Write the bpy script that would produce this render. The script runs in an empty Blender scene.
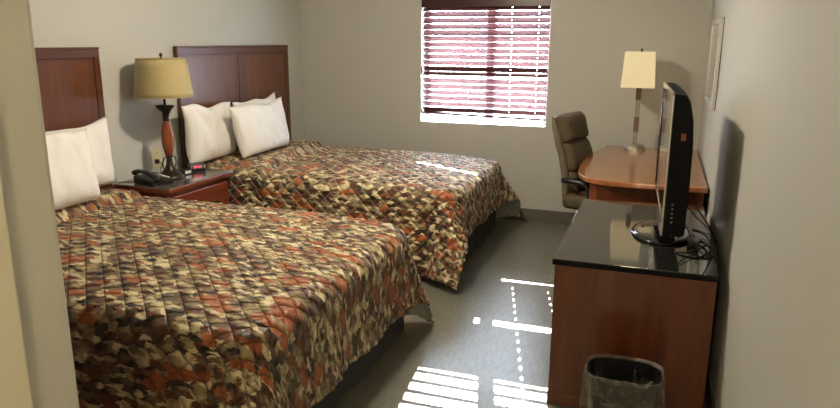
import bpy, bmesh, math, random
from mathutils import Vector, Matrix, noise
random.seed(7)
PI = math.pi
SC = bpy.context.scene
COL = SC.collection

# ------------------------------------------------------------------ materials
def new_mat(name):
    m = bpy.data.materials.new(name); m.use_nodes = True
    nt = m.node_tree
    return m, nt, nt.nodes['Principled BSDF']

def N(nt, kind, **kw):
    n = nt.nodes.new(kind)
    for k, v in kw.items():
        if k.startswith('i_'):
            n.inputs[k[2:].replace('_', ' ')].default_value = v
        else:
            setattr(n, k, v)
    return n

def plain(name, col, rough=0.5, metal=0.0, spec=0.5, bump=0.0, bscale=200, var=0.0, coat=0.0):
    m, nt, p = new_mat(name)
    p.inputs['Base Color'].default_value = (*col, 1)
    p.inputs['Roughness'].default_value = rough
    p.inputs['Metallic'].default_value = metal
    p.inputs['Specular IOR Level'].default_value = spec
    p.inputs['Coat Weight'].default_value = coat
    p.inputs['Coat Roughness'].default_value = 0.08
    tc = N(nt, 'ShaderNodeTexCoord')
    if var:
        n = N(nt, 'ShaderNodeTexNoise', i_Scale=3.0, i_Detail=4.0)
        nt.links.new(tc.outputs['Object'], n.inputs['Vector'])
        mx = N(nt, 'ShaderNodeMix', data_type='RGBA')
        nt.links.new(n.outputs['Fac'], mx.inputs[0])
        mx.inputs[6].default_value = (*[c * (1 - var) for c in col], 1)
        mx.inputs[7].default_value = (*[min(1, c * (1 + var)) for c in col], 1)
        nt.links.new(mx.outputs[2], p.inputs['Base Color'])
    if bump:
        n = N(nt, 'ShaderNodeTexNoise', i_Scale=float(bscale), i_Detail=3.0)
        nt.links.new(tc.outputs['Object'], n.inputs['Vector'])
        b = N(nt, 'ShaderNodeBump', i_Strength=bump, i_Distance=0.002)
        nt.links.new(n.outputs['Fac'], b.inputs['Height'])
        nt.links.new(b.outputs['Normal'], p.inputs['Normal'])
    return m

def wood(name, c1, c2, rough=0.3, stretch=(14, 14, 1.2), coat=0.3):
    m, nt, p = new_mat(name)
    tc = N(nt, 'ShaderNodeTexCoord')
    mp = N(nt, 'ShaderNodeMapping'); mp.inputs['Scale'].default_value = stretch
    nt.links.new(tc.outputs['Object'], mp.inputs['Vector'])
    n = N(nt, 'ShaderNodeTexNoise', i_Scale=2.2, i_Detail=8.0, i_Roughness=0.6, i_Distortion=0.6)
    nt.links.new(mp.outputs['Vector'], n.inputs['Vector'])
    r = N(nt, 'ShaderNodeValToRGB')
    r.color_ramp.elements[0].position = 0.3; r.color_ramp.elements[0].color = (*c1, 1)
    r.color_ramp.elements[1].position = 0.72; r.color_ramp.elements[1].color = (*c2, 1)
    nt.links.new(n.outputs['Fac'], r.inputs['Fac'])
    nt.links.new(r.outputs['Color'], p.inputs['Base Color'])
    p.inputs['Roughness'].default_value = rough
    p.inputs['Coat Weight'].default_value = coat
    p.inputs['Coat Roughness'].default_value = 0.15
    return m

def emit(name, col, strength, base=(0.8, 0.8, 0.8)):
    m, nt, p = new_mat(name)
    p.inputs['Base Color'].default_value = (*base, 1)
    p.inputs['Emission Color'].default_value = (*col, 1)
    p.inputs['Emission Strength'].default_value = strength
    return m

WALLC = (0.56, 0.555, 0.515)
m_wall = plain('wall_paint', WALLC, 0.62, bump=0.25, bscale=260, var=0.015, spec=0.35)
m_ceil = plain('ceiling_paint', (0.62, 0.61, 0.57), 0.9, bump=0.5, bscale=90)
m_white = plain('white_paint', (0.8, 0.8, 0.78), 0.4)
m_trim = plain('door_casing_paint', (0.66, 0.62, 0.5), 0.42)
m_base = plain('vinyl_baseboard', (0.135, 0.125, 0.095), 0.45, var=0.05)
m_black = plain('black_plastic', (0.012, 0.012, 0.013), 0.32)
m_tvb = plain('television_casing', (0.006, 0.006, 0.007), 0.6, spec=0.12)
m_gloss = plain('gloss_black', (0.006, 0.006, 0.007), 0.06, coat=0.6)
m_glasstop = plain('black_glass_top', (0.02, 0.021, 0.02), 0.05, spec=0.6, coat=0.25)
m_nsglass = plain('nightstand_glass_top', (0.12, 0.11, 0.1), 0.16, spec=0.8, coat=0.7)
m_screen = plain('screen_glass', (0.01, 0.01, 0.012), 0.05, spec=0.9, coat=0.8)
m_chrome = plain('chrome', (0.8, 0.8, 0.78), 0.14, 1.0)
m_steel = plain('brushed_steel', (0.62, 0.6, 0.55), 0.3, 1.0, bump=0.2, bscale=300)
m_bronze = plain('dark_bronze', (0.03, 0.022, 0.016), 0.35, 0.4)
m_mahog = wood('mahogany', (0.07, 0.021, 0.009), (0.125, 0.041, 0.017), 0.36, coat=0.1)
m_mahogv = wood('mahogany_veneer', (0.10, 0.032, 0.013), (0.165, 0.056, 0.022), 0.34, (9, 9, 1.0), 0.12)
m_mahogh = wood('mahogany_rail', (0.075, 0.023, 0.010), (0.13, 0.043, 0.018), 0.34, (14, 1.2, 14), 0.1)
m_dres = wood('dresser_wood', (0.085, 0.021, 0.007), (0.16, 0.043, 0.014), 0.36, (10, 10, 1.2), 0.15)
m_nsw = wood('nightstand_wood', (0.12, 0.022, 0.009), (0.23, 0.048, 0.018), 0.28, (14, 1.2, 14))
m_deskt = wood('desk_top_cherry', (0.3, 0.105, 0.034), (0.46, 0.185, 0.065), 0.2, (14, 1.4, 10), 0.6)
m_deskb = wood('desk_cherry', (0.2, 0.05, 0.015), (0.32, 0.1, 0.035), 0.28)
m_lampw = wood('lamp_wood', (0.17, 0.04, 0.014), (0.3, 0.085, 0.03), 0.22)
m_postw = wood('dark_post_wood', (0.07, 0.022, 0.01), (0.13, 0.045, 0.02), 0.3)
m_post = plain('smoky_steel', (0.3, 0.29, 0.26), 0.35, 0.9)
m_pillow = plain('white_cotton', (0.9, 0.89, 0.87), 0.85, bump=0.15, bscale=500, spec=0.2)
m_skirt = plain('charcoal_bed_skirt', (0.075, 0.08, 0.085), 0.85, bump=0.4, bscale=300, spec=0.2)
m_matt = plain('mattress_ticking', (0.6, 0.6, 0.58), 0.9)
m_chair = plain('olive_brown_fabric', (0.10, 0.076, 0.045), 0.72, bump=0.5, bscale=600, var=0.1, spec=0.3)
m_chairs = plain('chair_shell_fabric', (0.14, 0.115, 0.075), 0.6, bump=0.4, bscale=600)
m_frame = plain('silver_picture_frame', (0.62, 0.6, 0.57), 0.35, 0.5)
m_print = plain('picture_print', (0.48, 0.5, 0.46), 0.25, var=0.25, coat=0.7)
m_red = emit('red_digits', (1.0, 0.05, 0.12), 2.4, (0.3, 0.02, 0.04))
m_sticker = plain('red_sticker', (0.3, 0.05, 0.035), 0.4)
m_label = plain('white_label', (0.75, 0.75, 0.72), 0.4)
m_grey = plain('grey_marking', (0.16, 0.16, 0.16), 0.5)
m_outlet = plain('ivory_outlet', (0.68, 0.62, 0.42), 0.4)
m_alu = plain('window_frame', (0.75, 0.76, 0.78), 0.4)
m_ground = plain('outdoor_concrete', (0.5, 0.49, 0.46), 0.9, bump=0.5, bscale=20)

# blinds: dark reddish wood slats
def blind_mat():
    m, nt, p = new_mat('burgundy_faux_wood')
    p.inputs['Base Color'].default_value = (0.17, 0.07, 0.072, 1)
    p.inputs['Roughness'].default_value = 0.22
    p.inputs['Coat Weight'].default_value = 0.4
    return m
m_blind = blind_mat()
m_valance = plain('dark_valance_wood', (0.05, 0.014, 0.012), 0.3)

# shades
def shade_mat(name, col, glow):
    m, nt, p = new_mat(name)
    out = nt.nodes['Material Output']
    tc = N(nt, 'ShaderNodeTexCoord')
    mp = N(nt, 'ShaderNodeMapping'); mp.inputs['Scale'].default_value = (1, 1, 0.04)
    nt.links.new(tc.outputs['Object'], mp.inputs['Vector'])
    w = N(nt, 'ShaderNodeTexNoise', i_Scale=160.0, i_Detail=3.0)
    nt.links.new(mp.outputs['Vector'], w.inputs['Vector'])
    mx = N(nt, 'ShaderNodeMix', data_type='RGBA')
    nt.links.new(w.outputs['Fac'], mx.inputs[0])
    mx.inputs[6].default_value = (*[c * 0.88 for c in col], 1)
    mx.inputs[7].default_value = (*[min(1, c * 1.1) for c in col], 1)
    nt.links.new(mx.outputs[2], p.inputs['Base Color'])
    p.inputs['Roughness'].default_value = 0.55
    p.inputs['Sheen Weight'].default_value = 0.4
    p.inputs['Emission Color'].default_value = (*glow[0], 1)
    p.inputs['Emission Strength'].default_value = glow[1]
    tr = N(nt, 'ShaderNodeBsdfTranslucent')
    nt.links.new(mx.outputs[2], tr.inputs['Color'])
    ms = N(nt, 'ShaderNodeMixShader'); ms.inputs[0].default_value = 0.25
    nt.links.new(p.outputs[0], ms.inputs[1]); nt.links.new(tr.outputs[0], ms.inputs[2])
    nt.links.new(ms.outputs[0], out.inputs['Surface'])
    return m
m_shade = shade_mat('gold_silk_shade', (0.58, 0.48, 0.235), ((1.0, 0.68, 0.25), 0.0))
m_shade2 = shade_mat('cream_linen_shade', (0.85, 0.78, 0.56), ((1.0, 0.86, 0.55), 0.22))

# floor carpet
def carpet_mat():
    m, nt, p = new_mat('grey_carpet')
    tc = N(nt, 'ShaderNodeTexCoord')
    mp = N(nt, 'ShaderNodeMapping'); mp.inputs['Scale'].default_value = (60, 9, 1)
    nt.links.new(tc.outputs['Object'], mp.inputs['Vector'])
    n = N(nt, 'ShaderNodeTexNoise', i_Scale=1.6, i_Detail=4.0, i_Roughness=0.65)
    nt.links.new(mp.outputs['Vector'], n.inputs['Vector'])
    n2 = N(nt, 'ShaderNodeTexNoise', i_Scale=1.3, i_Detail=3.0)
    nt.links.new(tc.outputs['Object'], n2.inputs['Vector'])
    r = N(nt, 'ShaderNodeValToRGB')
    r.color_ramp.elements[0].position = 0.3; r.color_ramp.elements[0].color = (0.10, 0.098, 0.075, 1)
    r.color_ramp.elements[1].position = 0.7; r.color_ramp.elements[1].color = (0.205, 0.202, 0.162, 1)
    nt.links.new(n.outputs['Fac'], r.inputs['Fac'])
    mx = N(nt, 'ShaderNodeMix', data_type='RGBA', blend_type='MULTIPLY'); mx.inputs[0].default_value = 0.35
    nt.links.new(r.outputs['Color'], mx.inputs[6]); nt.links.new(n2.outputs['Color'], mx.inputs[7])
    nt.links.new(r.outputs['Color'], p.inputs['Base Color'])
    p.inputs['Roughness'].default_value = 0.3
    p.inputs['Coat Weight'].default_value = 0.3
    p.inputs['Coat Roughness'].default_value = 0.28
    p.inputs['Specular IOR Level'].default_value = 0.8
    b = N(nt, 'ShaderNodeBump', i_Strength=0.25, i_Distance=0.003)
    nt.links.new(n.outputs['Fac'], b.inputs['Height'])
    nt.links.new(b.outputs['Normal'], p.inputs['Normal'])
    return m
m_floor = carpet_mat()

# quilted brush-stroke bedspread
def quilt_mat():
    m, nt, p = new_mat('brush_stroke_quilt')
    uv = N(nt, 'ShaderNodeUVMap'); uv.uv_map = 'UVMap'
    nz = N(nt, 'ShaderNodeTexNoise', i_Scale=22.0, i_Detail=4.0)
    nt.links.new(uv.outputs['UV'], nz.inputs['Vector'])
    sub = N(nt, 'ShaderNodeVectorMath', operation='SUBTRACT'); sub.inputs[1].default_value = (0.5, 0.5, 0.5)
    nt.links.new(nz.outputs['Color'], sub.inputs[0])
    scl = N(nt, 'ShaderNodeVectorMath', operation='SCALE'); scl.inputs['Scale'].default_value = 0.03
    nt.links.new(sub.outputs[0], scl.inputs[0])
    add = N(nt, 'ShaderNodeVectorMath', operation='ADD')
    nt.links.new(uv.outputs['UV'], add.inputs[0]); nt.links.new(scl.outputs[0], add.inputs[1])
    mpb = N(nt, 'ShaderNodeMapping'); mpb.inputs['Scale'].default_value = (16, 210, 1)
    nt.links.new(uv.outputs['UV'], mpb.inputs['Vector'])
    nb = N(nt, 'ShaderNodeTexNoise', i_Scale=1.0, i_Detail=2.0)
    nt.links.new(mpb.outputs['Vector'], nb.inputs['Vector'])
    nbm = N(nt, 'ShaderNodeMapRange'); nbm.inputs[3].default_value = -0.024; nbm.inputs[4].default_value = 0.024
    nt.links.new(nb.outputs['Fac'], nbm.inputs[0])
    cb = N(nt, 'ShaderNodeCombineXYZ'); nt.links.new(nbm.outputs[0], cb.inputs['X'])
    add0 = add
    add = N(nt, 'ShaderNodeVectorMath', operation='ADD')
    nt.links.new(add0.outputs[0], add.inputs[0]); nt.links.new(cb.outputs[0], add.inputs[1])
    def cells(sx, sy, seed, ramp):
        mp = N(nt, 'ShaderNodeMapping')
        mp.inputs['Scale'].default_value = (sx, sy, 1); mp.inputs['Location'].default_value = (seed, seed * 1.7, 0)
        nt.links.new(add.outputs[0], mp.inputs['Vector'])
        v = N(nt, 'ShaderNodeTexVoronoi', i_Scale=1.0); v.voronoi_dimensions = '2D'
        v.inputs['Randomness'].default_value = 1.0
        nt.links.new(mp.outputs['Vector'], v.inputs['Vector'])
        sp = N(nt, 'ShaderNodeSeparateColor')
        nt.links.new(v.outputs['Color'], sp.inputs['Color'])
        r = N(nt, 'ShaderNodeValToRGB'); r.color_ramp.interpolation = 'CONSTANT'
        e = r.color_ramp.elements
        while len(e) > 1: e.remove(e[-1])
        e[0].position = 0; e[0].color = (*ramp[0][1], 1)
        for pos, c in ramp[1:]:
            k = e.new(pos); k.color = (*c, 1)
        nt.links.new(sp.outputs['Red'], r.inputs['Fac'])
        return r, sp
    cream = (0.74, 0.63, 0.38); tan = (0.37, 0.285, 0.14); brown = (0.13, 0.047, 0.022)
    dark = (0.036, 0.021, 0.012); rust = (0.42, 0.125, 0.034); grey = (0.175, 0.13, 0.068); red = (0.24, 0.055, 0.02)
    a, _ = cells(21, 46, 0.0, [(0, dark), (0.14, brown), (0.32, grey), (0.46, tan), (0.62, cream), (0.83, red), (0.89, brown)])
    bcell, bs = cells(25, 56, 5.3, [(0, cream), (0.25, tan), (0.5, brown), (0.7, dark), (0.85, grey)])
    gt = N(nt, 'ShaderNodeMath', operation='GREATER_THAN'); gt.inputs[1].default_value = 0.55
    nt.links.new(bs.outputs['Green'], gt.inputs[0])
    m1 = N(nt, 'ShaderNodeMix', data_type='RGBA')
    nt.links.new(gt.outputs[0], m1.inputs[0]); nt.links.new(a.outputs['Color'], m1.inputs[6]); nt.links.new(bcell.outputs['Color'], m1.inputs[7])
    c3, cs = cells(12, 25, 9.1, [(0, rust), (0.6, (0.33, 0.085, 0.022))])
    gt2 = N(nt, 'ShaderNodeMath', operation='GREATER_THAN'); gt2.inputs[1].default_value = 0.86
    nt.links.new(cs.outputs['Green'], gt2.inputs[0])
    m2 = N(nt, 'ShaderNodeMix', data_type='RGBA')
    nt.links.new(gt2.outputs[0], m2.inputs[0]); nt.links.new(m1.outputs[2], m2.inputs[6]); nt.links.new(c3.outputs['Color'], m2.inputs[7])
    # stroke streaks
    mp = N(nt, 'ShaderNodeMapping'); mp.inputs['Scale'].default_value = (14, 120, 1)
    nt.links.new(add.outputs[0], mp.inputs['Vector'])
    st = N(nt, 'ShaderNodeTexNoise', i_Scale=1.0, i_Detail=3.0)
    nt.links.new(mp.outputs['Vector'], st.inputs['Vector'])
    mr = N(nt, 'ShaderNodeMapRange'); mr.inputs[3].default_value = 0.62; mr.inputs[4].default_value = 1.35
    nt.links.new(st.outputs['Fac'], mr.inputs[0])
    hs = N(nt, 'ShaderNodeVectorMath', operation='SCALE')
    nt.links.new(m2.outputs[2], hs.inputs[0]); nt.links.new(mr.outputs[0], hs.inputs['Scale'])
    nt.links.new(hs.outputs[0], p.inputs['Base Color'])
    p.inputs['Roughness'].default_value = 0.47
    p.inputs['Specular IOR Level'].default_value = 0.5
    p.inputs['Sheen Weight'].default_value = 0.15
    # quilting stitches
    sx = N(nt, 'ShaderNodeSeparateXYZ'); nt.links.new(uv.outputs['UV'], sx.inputs[0])
    def line(op):
        s = N(nt, 'ShaderNodeMath', operation=op)
        nt.links.new(sx.outputs['X'], s.inputs[0]); nt.links.new(sx.outputs['Y'], s.inputs[1])
        q = N(nt, 'ShaderNodeMath', operation='MULTIPLY'); q.inputs[1].default_value = PI / QP
        nt.links.new(s.outputs[0], q.inputs[0])
        si = N(nt, 'ShaderNodeMath', operation='SINE'); nt.links.new(q.outputs[0], si.inputs[0])
        ab = N(nt, 'ShaderNodeMath', operation='ABSOLUTE'); nt.links.new(si.outputs[0], ab.inputs[0])
        pw = N(nt, 'ShaderNodeMath', operation='POWER'); pw.inputs[1].default_value = 0.45
        nt.links.new(ab.outputs[0], pw.inputs[0])
        return pw
    l1, l2 = line('ADD'), line('SUBTRACT')
    mn = N(nt, 'ShaderNodeMath', operation='MINIMUM')
    nt.links.new(l1.outputs[0], mn.inputs[0]); nt.links.new(l2.outputs[0], mn.inputs[1])
    b = N(nt, 'ShaderNodeBump', i_Strength=1.0, i_Distance=0.014)
    nt.links.new(mn.outputs[0], b.inputs['Height'])
    b2 = N(nt, 'ShaderNodeBump', i_Strength=0.5, i_Distance=0.003)
    nt.links.new(st.outputs['Fac'], b2.inputs['Height']); nt.links.new(b.outputs['Normal'], b2.inputs['Normal'])
    nt.links.new(b2.outputs['Normal'], p.inputs['Normal'])
    return m
QP = 0.085
m_quilt = quilt_mat()
m_lining = plain('white_quilt_lining', (0.42, 0.42, 0.38), 0.8, bump=0.3, bscale=300)

def glass_mat():
    m, nt, p = new_mat('window_glass')
    out = nt.nodes['Material Output']
    t = N(nt, 'ShaderNodeBsdfTransparent'); g = N(nt, 'ShaderNodeBsdfGlossy'); g.inputs['Roughness'].default_value = 0.02
    ms = N(nt, 'ShaderNodeMixShader'); ms.inputs[0].default_value = 0.05
    nt.links.new(t.outputs[0], ms.inputs[1]); nt.links.new(g.outputs[0], ms.inputs[2])
    nt.links.new(ms.outputs[0], out.inputs['Surface'])
    return m
m_glass = glass_mat()
def liner_mat():
    m, nt, p = new_mat('clear_plastic_film')
    out = nt.nodes['Material Output']
    t = N(nt, 'ShaderNodeBsdfTransparent'); t.inputs['Color'].default_value = (0.93, 0.93, 0.9, 1)
    p.inputs['Base Color'].default_value = (0.5, 0.49, 0.43, 1)
    p.inputs['Roughness'].default_value = 0.16; p.inputs['Specular IOR Level'].default_value = 0.9
    tc = N(nt, 'ShaderNodeTexCoord')
    n = N(nt, 'ShaderNodeTexNoise', i_Scale=22.0, i_Detail=4.0, i_Distortion=1.5)
    nt.links.new(tc.outputs['Object'], n.inputs['Vector'])
    b = N(nt, 'ShaderNodeBump', i_Strength=1.0, i_Distance=0.02)
    nt.links.new(n.outputs['Fac'], b.inputs['Height']); nt.links.new(b.outputs['Normal'], p.inputs['Normal'])
    mr = N(nt, 'ShaderNodeMapRange'); mr.inputs[1].default_value = 0.48; mr.inputs[2].default_value = 0.68
    mr.inputs[3].default_value = 0.10; mr.inputs[4].default_value = 0.42
    nt.links.new(n.outputs['Fac'], mr.inputs[0])
    ms = N(nt, 'ShaderNodeMixShader')
    nt.links.new(mr.outputs[0], ms.inputs[0])
    nt.links.new(t.outputs[0], ms.inputs[1]); nt.links.new(p.outputs[0], ms.inputs[2])
    nt.links.new(ms.outputs[0], out.inputs['Surface'])
    return m
m_liner = liner_mat()

# ------------------------------------------------------------------ helpers
def wmat(o):
    m = Matrix.Identity(4)
    while o is not None:
        m = Matrix.Translation(o.location) @ o.rotation_euler.to_matrix().to_4x4() @ m; o = o.parent
    return m

def obj(name, bm, mat, parent=None, bevel=0.0, seg=2, smooth=False, local=False, label=None):
    bmesh.ops.recalc_face_normals(bm, faces=bm.faces[:]) if bevel or smooth else None
    if parent is not None and not local:
        bmesh.ops.transform(bm, verts=bm.verts[:], matrix=wmat(parent).inverted())
    off = None
    if parent is None:
        xs = [v.co for v in bm.verts]
        lo = Vector([min(c[i] for c in xs) for i in range(3)]); hi = Vector([max(c[i] for c in xs) for i in range(3)])
        off = Vector(((lo.x + hi.x) / 2, (lo.y + hi.y) / 2, lo.z))
        bmesh.ops.translate(bm, verts=bm.verts[:], vec=-off)
    me = bpy.data.meshes.new(name); bm.to_mesh(me); bm.free()
    o = bpy.data.objects.new(name, me); COL.objects.link(o)
    for mm in (mat if isinstance(mat, (list, tuple)) else [mat]): me.materials.append(mm)
    if off is not None: o.location = off
    if parent is not None: o.parent = parent
    if smooth:
        for p in me.polygons: p.use_smooth = True
    if bevel:
        b = o.modifiers.new('bevel', 'BEVEL'); b.width = bevel; b.segments = seg; b.limit_method = 'ANGLE'
        b.angle_limit = math.radians(40)
    if label: o['label'] = label
    return o

def tag(o, label, cat, group=None):
    o['label'] = label; o['category'] = cat
    if group: o['group'] = group
    return o

def thing(name, label, cat, loc=(0, 0, 0), rotz=0.0, group=None):
    o = bpy.data.objects.new(name, None); COL.objects.link(o)
    o.location = loc; o.rotation_euler = (0, 0, rotz); o.empty_display_size = 0.05
    return tag(o, label, cat, group)

def struct(name, bm, mat, parent=None, **kw):
    o = obj(name, bm, mat, parent, **kw)
    if parent is None: o['kind'] = 'structure'
    return o

def BM(): return bmesh.new()

def box(bm, x0, x1, y0, y1, z0, z1, M=None):
    co = [(x0, y0, z0), (x1, y0, z0), (x1, y1, z0), (x0, y1, z0), (x0, y0, z1), (x1, y0, z1), (x1, y1, z1), (x0, y1, z1)]
    v = [bm.verts.new(M @ Vector(c) if M else c) for c in co]
    for f in ((0, 3, 2, 1), (4, 5, 6, 7), (0, 1, 5, 4), (1, 2, 6, 5), (2, 3, 7, 6), (3, 0, 4, 7)):
        bm.faces.new([v[i] for i in f])
    return bm

def bx(*a, **k): return box(BM(), *a, **k)

def lathe(bm, prof, c, n=32, sx=1.0, sy=1.0, power=None, caps=True):
    rings = []
    for r, z in prof:
        ring = []
        for i in range(n):
            a = 2 * PI * i / n
            cx, cy = math.cos(a), math.sin(a)
            if power:
                cx = math.copysign(abs(cx) ** power, cx); cy = math.copysign(abs(cy) ** power, cy)
            ring.append(bm.verts.new((c[0] + r * sx * cx, c[1] + r * sy * cy, c[2] + z)))
        rings.append(ring)
    for a, b in zip(rings, rings[1:]):
        for i in range(n):
            bm.faces.new((a[i], a[(i + 1) % n], b[(i + 1) % n], b[i]))
    if caps:
        bm.faces.new(rings[0][::-1]); bm.faces.new(rings[-1])
    return bm

def tube(bm, pts, r, n=8, closed=False, flat=1.0):
    pts = [Vector(p) for p in pts]
    rings = []; m = len(pts)
    up = Vector((0, 0, 1)); prev = None
    for i, p in enumerate(pts):
        a = pts[(i - 1) % m] if (closed or i > 0) else p
        b = pts[(i + 1) % m] if (closed or i < m - 1) else p
        t = (b - a).normalized()
        if prev is None:
            s = t.cross(up)
            if s.length < 1e-3: s = t.cross(Vector((1, 0, 0)))
        else:
            s = prev - t * prev.dot(t)
        s.normalize(); prev = s
        u = s.cross(t)
        rr = r[i] if isinstance(r, (list, tuple)) else r
        rings.append([bm.verts.new(p + s * math.cos(2 * PI * k / n) * rr + u * math.sin(2 * PI * k / n) * rr * flat) for k in range(n)])
    prs = list(zip(rings, rings[1:])) + ([(rings[-1], rings[0])] if closed else [])
    for a, b in prs:
        for k in range(n):
            bm.faces.new((a[k], a[(k + 1) % n], b[(k + 1) % n], b[k]))
    if not closed:
        bm.faces.new(rings[0][::-1]); bm.faces.new(rings[-1])
    return bm

def smooth_path(pts, k=8):
    P = [Vector(p) for p in pts]; out = []
    for i in range(len(P) - 1):
        p0 = P[max(i - 1, 0)]; p1 = P[i]; p2 = P[i + 1]; p3 = P[min(i + 2, len(P) - 1)]
        for j in range(k):
            t = j / k
            out.append(0.5 * ((2 * p1) + (-p0 + p2) * t + (2 * p0 - 5 * p1 + 4 * p2 - p3) * t * t + (-p0 + 3 * p1 - 3 * p2 + p3) * t ** 3))
    out.append(P[-1]); return out

def prism(bm, poly, z0, z1):
    a = [bm.verts.new((x, y, z0)) for x, y in poly]; b = [bm.verts.new((x, y, z1)) for x, y in poly]
    n = len(poly)
    bm.faces.new(a[::-1]); bm.faces.new(b)
    for i in range(n): bm.faces.new((a[i], a[(i + 1) % n], b[(i + 1) % n], b[i]))
    return bm

def sstep(a, b, x):
    t = min(1, max(0, (x - a) / (b - a))); return t * t * (3 - 2 * t)

# ------------------------------------------------------------------ room
XR, YB, HC = 3.413, 5.622, 2.27
WX0, WX1, WZ0, WZ1 = 1.144, 2.235, 0.805, 1.86
struct('floor', bx(-0.2, XR + 0.2, -2.2, YB + 0.2, -0.1, 0), m_floor)
struct('ceiling', bx(-0.2, XR + 0.2, -2.2, YB + 0.2, HC, HC + 0.1), m_ceil)
struct('wall_left', bx(-0.15, 0, 0.6, YB, 0, HC), m_wall)
struct('wall_right', bx(XR, XR + 0.15, -2.0, YB, 0, HC), m_wall)
b = BM()
box(b, -0.15, WX0, YB, YB + 0.2, 0, HC); box(b, WX1, XR + 0.15, YB, YB + 0.2, 0, HC)
box(b, WX0, WX1, YB, YB + 0.2, 0, WZ0); box(b, WX0, WX1, YB, YB + 0.2, WZ1, HC)
struct('wall_back', b, m_wall)
HX, HY = 2.26, 0.7675
struct('wall_front', bx(0, HX, HY - 0.13, HY, 0, HC), m_wall, bevel=0.012, seg=3)
struct('wall_hallway', bx(HX - 0.13, HX - 0.001, -2.0, HY - 0.13, 0, HC), m_wall)
struct('wall_end', bx(HX - 0.13, XR, -2.15, -2.0, 0, HC), m_wall)
struct('trim_1', bx(HX - 0.001, 2.29, -0.25, 0.658, 0, 2.1), m_trim, bevel=0.005)
BZ = 0.107
struct('baseboard_back', bx(0.009, XR - 0.009, YB - 0.009, YB, 0, BZ), m_base, bevel=0.003)
struct('baseboard_left', bx(0, 0.009, HY, YB, 0, BZ), m_base, bevel=0.003)
struct('baseboard_right', bx(XR - 0.009, XR, -2.0, YB, 0, BZ), m_base, bevel=0.003)
struct('baseboard_front', bx(0.009, HX, HY, HY + 0.009, 0, BZ), m_base, bevel=0.003)

# dark closet door added out of view to cut bounce onto the near bed
added_door = struct('added_dark_door', bx(0.15, 2.12, HY + 0.001, HY + 0.03, 0.01, 2.05), m_mahog, bevel=0.004)
obj('added_door_handle', lathe(BM(), [(0.012, 0), (0.012, 0.1)], (1.15, HY + 0.045, 1.0), 12), m_steel, added_door, smooth=True)
# window
b = BM()
fy0, fy1 = YB + 0.12, YB + 0.17
box(b, WX0, WX0 + 0.035, fy0, fy1, WZ0, WZ1); box(b, WX1 - 0.035, WX1, fy0, fy1, WZ0, WZ1)
box(b, WX0 + 0.035, WX1 - 0.035, fy0, fy1, WZ0, WZ0 + 0.02); box(b, WX0 + 0.035, WX1 - 0.035, fy0, fy1, WZ1 - 0.035, WZ1)
win = struct('window_1', b, m_alu, bevel=0.003)
win['kind'] = 'structure'
obj('mullion', bx(1.69, 1.76, fy0 - 0.004, fy1 + 0.004, WZ0 + 0.02, WZ1 - 0.035), m_alu, win, bevel=0.003)
obj('pane', bx(WX0 + 0.035, WX1 - 0.035, fy0 + 0.02, fy0 + 0.024, WZ0 + 0.02, WZ1 - 0.035), m_glass, win)
struct('trim_2', bx(WX0, WX1, YB + 0.001, YB + 0.12, WZ0, WZ0 + 0.004), m_white)
struct('ground_outside', bx(-12, 16, YB + 0.25, YB + 30, -0.4, -0.3), m_ground)

# wooden window blind
BY = YB + 0.05
bl = thing('window_blind', 'dark reddish wooden slatted blind filling the sunny window', 'blind', ((WX0 + WX1) / 2, BY, WZ0))
BX0, BX1 = WX0 + 0.006, WX1 - 0.012
holes = [1.28, 1.915, 2.135]
def slat(bm, z, tilt, yc=BY, w=0.063):
    t = math.radians(tilt)
    def pt(x, s, off):   # s along width from inner (-) to outer (+)
        y = yc + s * math.cos(t) - off * math.sin(t) * -1
        return (x, y, z - s * math.sin(t) + off * math.cos(t))
    xs = [BX0]
    for h in holes[1:]: xs += [h - 0.003, h + 0.003]
    xs.append(BX1)
    ws = [-w / 2, -0.007, 0.007, w / 2]
    th = 0.0026
    for top in (0, 1):
        g = [[bm.verts.new(pt(x, s, (th if top else 0) + 0.0016 * (1 - (2 * s / w) ** 2))) for s in ws] for x in xs]
        for i in range(len(xs) - 1):
            for j in range(3):
                if i % 2 == 1 and j == 1: continue
                f = (g[i][j], g[i + 1][j], g[i + 1][j + 1], g[i][j + 1])
                bm.faces.new(f if top else f[::-1])
        if not top: g0 = g
    for i in range(len(xs) - 1):
        bm.faces.new((g0[i][0], g0[i + 1][0], g[i + 1][0], g[i][0])); bm.faces.new((g0[i][3], g0[i + 1][3], g[i + 1][3], g[i][3])[::-1])
    bm.faces.new((g0[0][0], g0[0][3], g[0][3], g[0][0])); bm.faces.new((g0[-1][0], g0[-1][3], g[-1][3], g[-1][0])[::-1])
b = BM(); zs = [0.91 + 0.05 * i for i in range(18)]
for i, z in enumerate(zs):
    tl = 42 + random.uniform(-1.2, 1.2)
    if z > 1.53: tl = -46 + random.uniform(-0.7, 0.7)
    if abs(z - 1.21) < 0.01: tl = -28; z += 0.011
    slat(b, z, tl)
obj('slats', b, m_blind, bl)
b = bx(BX0, BX1, BY - 0.024, BY + 0.024, 0.862, 0.880)
for v in b.verts: v.co.z += 0.012 - 0.022 * (v.co.x - BX0) / (BX1 - BX0)
obj('bottom_rail', b, m_blind, bl, bevel=0.004)
obj('valance', bx(WX0 + 0.004, WX1 - 0.004, YB - 0.004, YB + 0.012, 1.765, WZ1), m_valance, bl, bevel=0.003)
obj('head_rail', bx(BX0, BX1, BY - 0.02, BY + 0.03, WZ1 - 0.05, WZ1 - 0.003), m_valance, bl)
for h in holes:
    for dy in (-0.030, 0.030):
        b = BM()
        tube(b, [(h + 0.012, BY + dy, 0.87), (h + 0.012, BY + dy, 1.82)], 0.0012, 5)
        obj('ladder_cord', b, m_valance, bl)

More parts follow.
